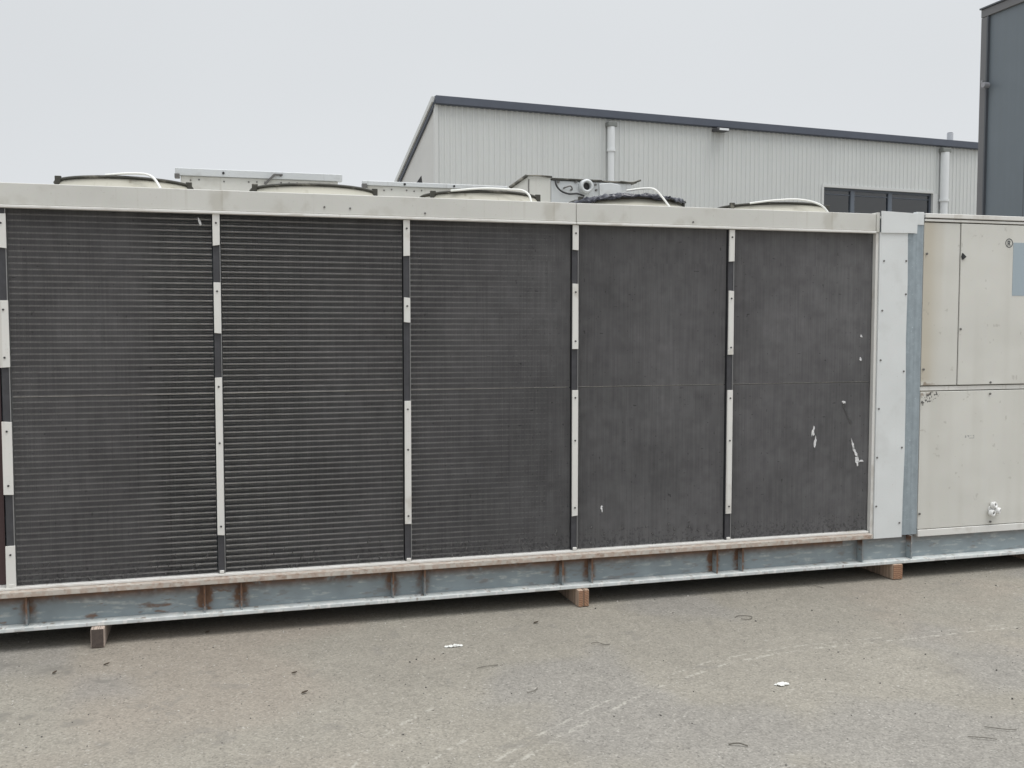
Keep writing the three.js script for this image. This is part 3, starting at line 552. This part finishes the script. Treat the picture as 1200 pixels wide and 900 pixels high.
// ================================================================ litter on the asphalt
function crumple(x, z, w, d, h, s) {
  const g = new THREE.IcosahedronGeometry(1, 3), p = g.attributes.position;
  for (let i = 0; i < p.count; i++) { const a = p.getX(i), b = p.getY(i), c = p.getZ(i), k = 0.25 + 1.1 * vn(a * 2.2 + 5, c * 2.2 + b * 1.7 + 5, 64, s) + 0.5 * vn(a * 6 + 9, c * 6 + b * 4 + 9, 64, s + 2) - 0.15; p.setXYZ(i, a * k * w, Math.max(0, b * k * h + h * 0.35), c * k * d); }
  g.computeVertexNormals(); g.translate(x, 0.003, z); return wuv(g);
}
const paper = std({ color: lin(0.72, 0.72, 0.69), roughness: 0.7 }), leafM = std({ color: lin(0.06, 0.045, 0.03), roughness: 0.8 }), twigM = std({ color: lin(0.13, 0.12, 0.1), roughness: 0.85 });
{
  const o = thing('paper_scrap', 'small crumpled white paper scrap left of the middle timber block', 'paper scrap', [2.352, 0, 0.63]);
  part('paper', [crumple(2.322, 0.63, 0.02, 0.011, 0.007, 5), crumple(2.352, 0.635, 0.014, 0.009, 0.011, 7), crumple(2.382, 0.632, 0.017, 0.01, 0.006, 9)], paper, o);
  const o2 = thing('paper_scrap', 'flat torn white paper scrap on the asphalt right of centre', 'paper scrap', [3.782, 0, 1.674]);
  part('paper', [crumple(3.79, 1.674, 0.024, 0.018, 0.008, 13), crumple(3.757, 1.67, 0.009, 0.008, 0.005, 15)], paper, o2);
}
const leaf = (x, z, s0, a, label) => { const s = s0 * 0.75; const g = []; const sh = poly([[-s, 0], [-s * 0.4, s * 0.38], [s * 0.4, s * 0.3], [s, 0], [s * 0.3, -s * 0.36], [-s * 0.5, -s * 0.3]], 0, 0.003, 0.001); sh.rotateX(-Math.PI / 2); sh.rotateZ(0.18); sh.rotateY(a); sh.translate(x, 0.006 + s * 0.2, z); const m = part('dead_leaf', sh, leafM, scene); m.geometry.translate(-x, 0, -z); m.position.set(x, 0, z); m.name = numbered('dead_leaf'); tag(m, label, 'leaf'); };
leaf(2.92, 0.342, 0.022, 0.2, 'dark leaf left of the middle timber block near the beam shadow');
leaf(0.514, 0.418, 0.02, 0.4, 'dark leaf just in front of the left timber block');
leaf(1.458, 0.829, 0.018, 0, 'dark leaf on open asphalt below the second coil');
leaf(1.486, 1.126, 0.022, 0.3, 'dark leaf nearest the camera below the second coil');
leaf(0.27, 0.48, 0.02, 0.9, 'dark leaf left of the left timber block on pale asphalt');
leaf(1.02, -0.02, 0.016, 0.1, 'dark leaf at the beam shadow edge below the first coil post');
const twig = (pts, r, label, m = twigM) => { const [x, , z] = pts[1]; const o = part('twig', tube(pts, r, 20, 5), m, scene); o.geometry.translate(-x, 0, -z); o.position.set(x, 0, z); o.name = numbered('twig'); tag(o, label, 'twig'); };
twig([[3.1, 0.006, 0.8], [3.134, 0.012, 0.811], [3.165, 0.006, 0.84], [3.2, 0.006, 0.845]], 0.0018, 'bent twig in front of the middle timber block');
twig([[4.98, 0.006, -0.02], [5.0, 0.014, 0.03], [5.03, 0.008, 0.06], [5.05, 0.006, 0.12]], 0.0018, 'dark twig close under the beam below the last coil');
twig([[4.13, 0.006, 0.57], [4.18, 0.006, 0.545], [4.235, 0.006, 0.59], [4.19, 0.006, 0.635], [4.15, 0.006, 0.61]], 0.002, 'thin bent wire loop on the asphalt below the fourth coil');
twig([[2.38, 0.006, 1.02], [2.41, 0.008, 1.013], [2.5, 0.006, 1.0]], 0.0018, 'thin dark twig right of the small paper scrap');
twig([[4.37, 0.006, 2.4], [4.43, 0.01, 2.458], [4.48, 0.006, 2.47]], 0.0018, 'short twig at the lower right corner of the asphalt');
twig([[4.22, 0.006, 2.47], [4.28, 0.01, 2.51], [4.32, 0.006, 2.53]], 0.0018, 'curved twig left of the corner twig at lower right');
twig([[3.18, 0.006, 2.25], [3.22, 0.012, 2.265], [3.25, 0.006, 2.29]], 0.003, 'small brown twig at the bottom edge right of centre');
twig([[2.53, 0.006, 1.43], [2.562, 0.01, 1.428], [2.6, 0.006, 1.38]], 0.0018, 'small twig on the reddish asphalt patch at centre');
// loose grit
{
  const n = 1500, g = new THREE.IcosahedronGeometry(1, 0), m = new THREE.InstancedMesh(g, std({ color: 0xffffff, roughness: 0.9 }), n), mt = new THREE.Matrix4(), qn = new THREE.Quaternion(), e = new THREE.Euler();
  for (let i = 0; i < n; i++) { const s = 0.0015 + 0.004 * Math.pow(rnd(), 3), x = -0.5 + rnd() * 8, z = -0.4 + rnd() * 3.6; e.set(rnd() * 6, rnd() * 6, rnd() * 6); mt.compose(new THREE.Vector3(x, s * 0.5, z), qn.setFromEuler(e), new THREE.Vector3(s * (0.8 + rnd()), s * 0.7, s)); m.setMatrixAt(i, mt); const k = rnd() < 0.55 ? 0.3 + 0.25 * rnd() : 0.06 + 0.15 * rnd(); m.setColorAt(i, new THREE.Color().setRGB(k, k * 0.95, k * 0.87)); }
  m.name = 'grit'; m.userData = { kind: 'stuff', label: 'fine loose grit scattered over the asphalt', category: 'grit' }; m.castShadow = m.receiveShadow = true; scene.add(m);
}

renderer.render(scene, camera);
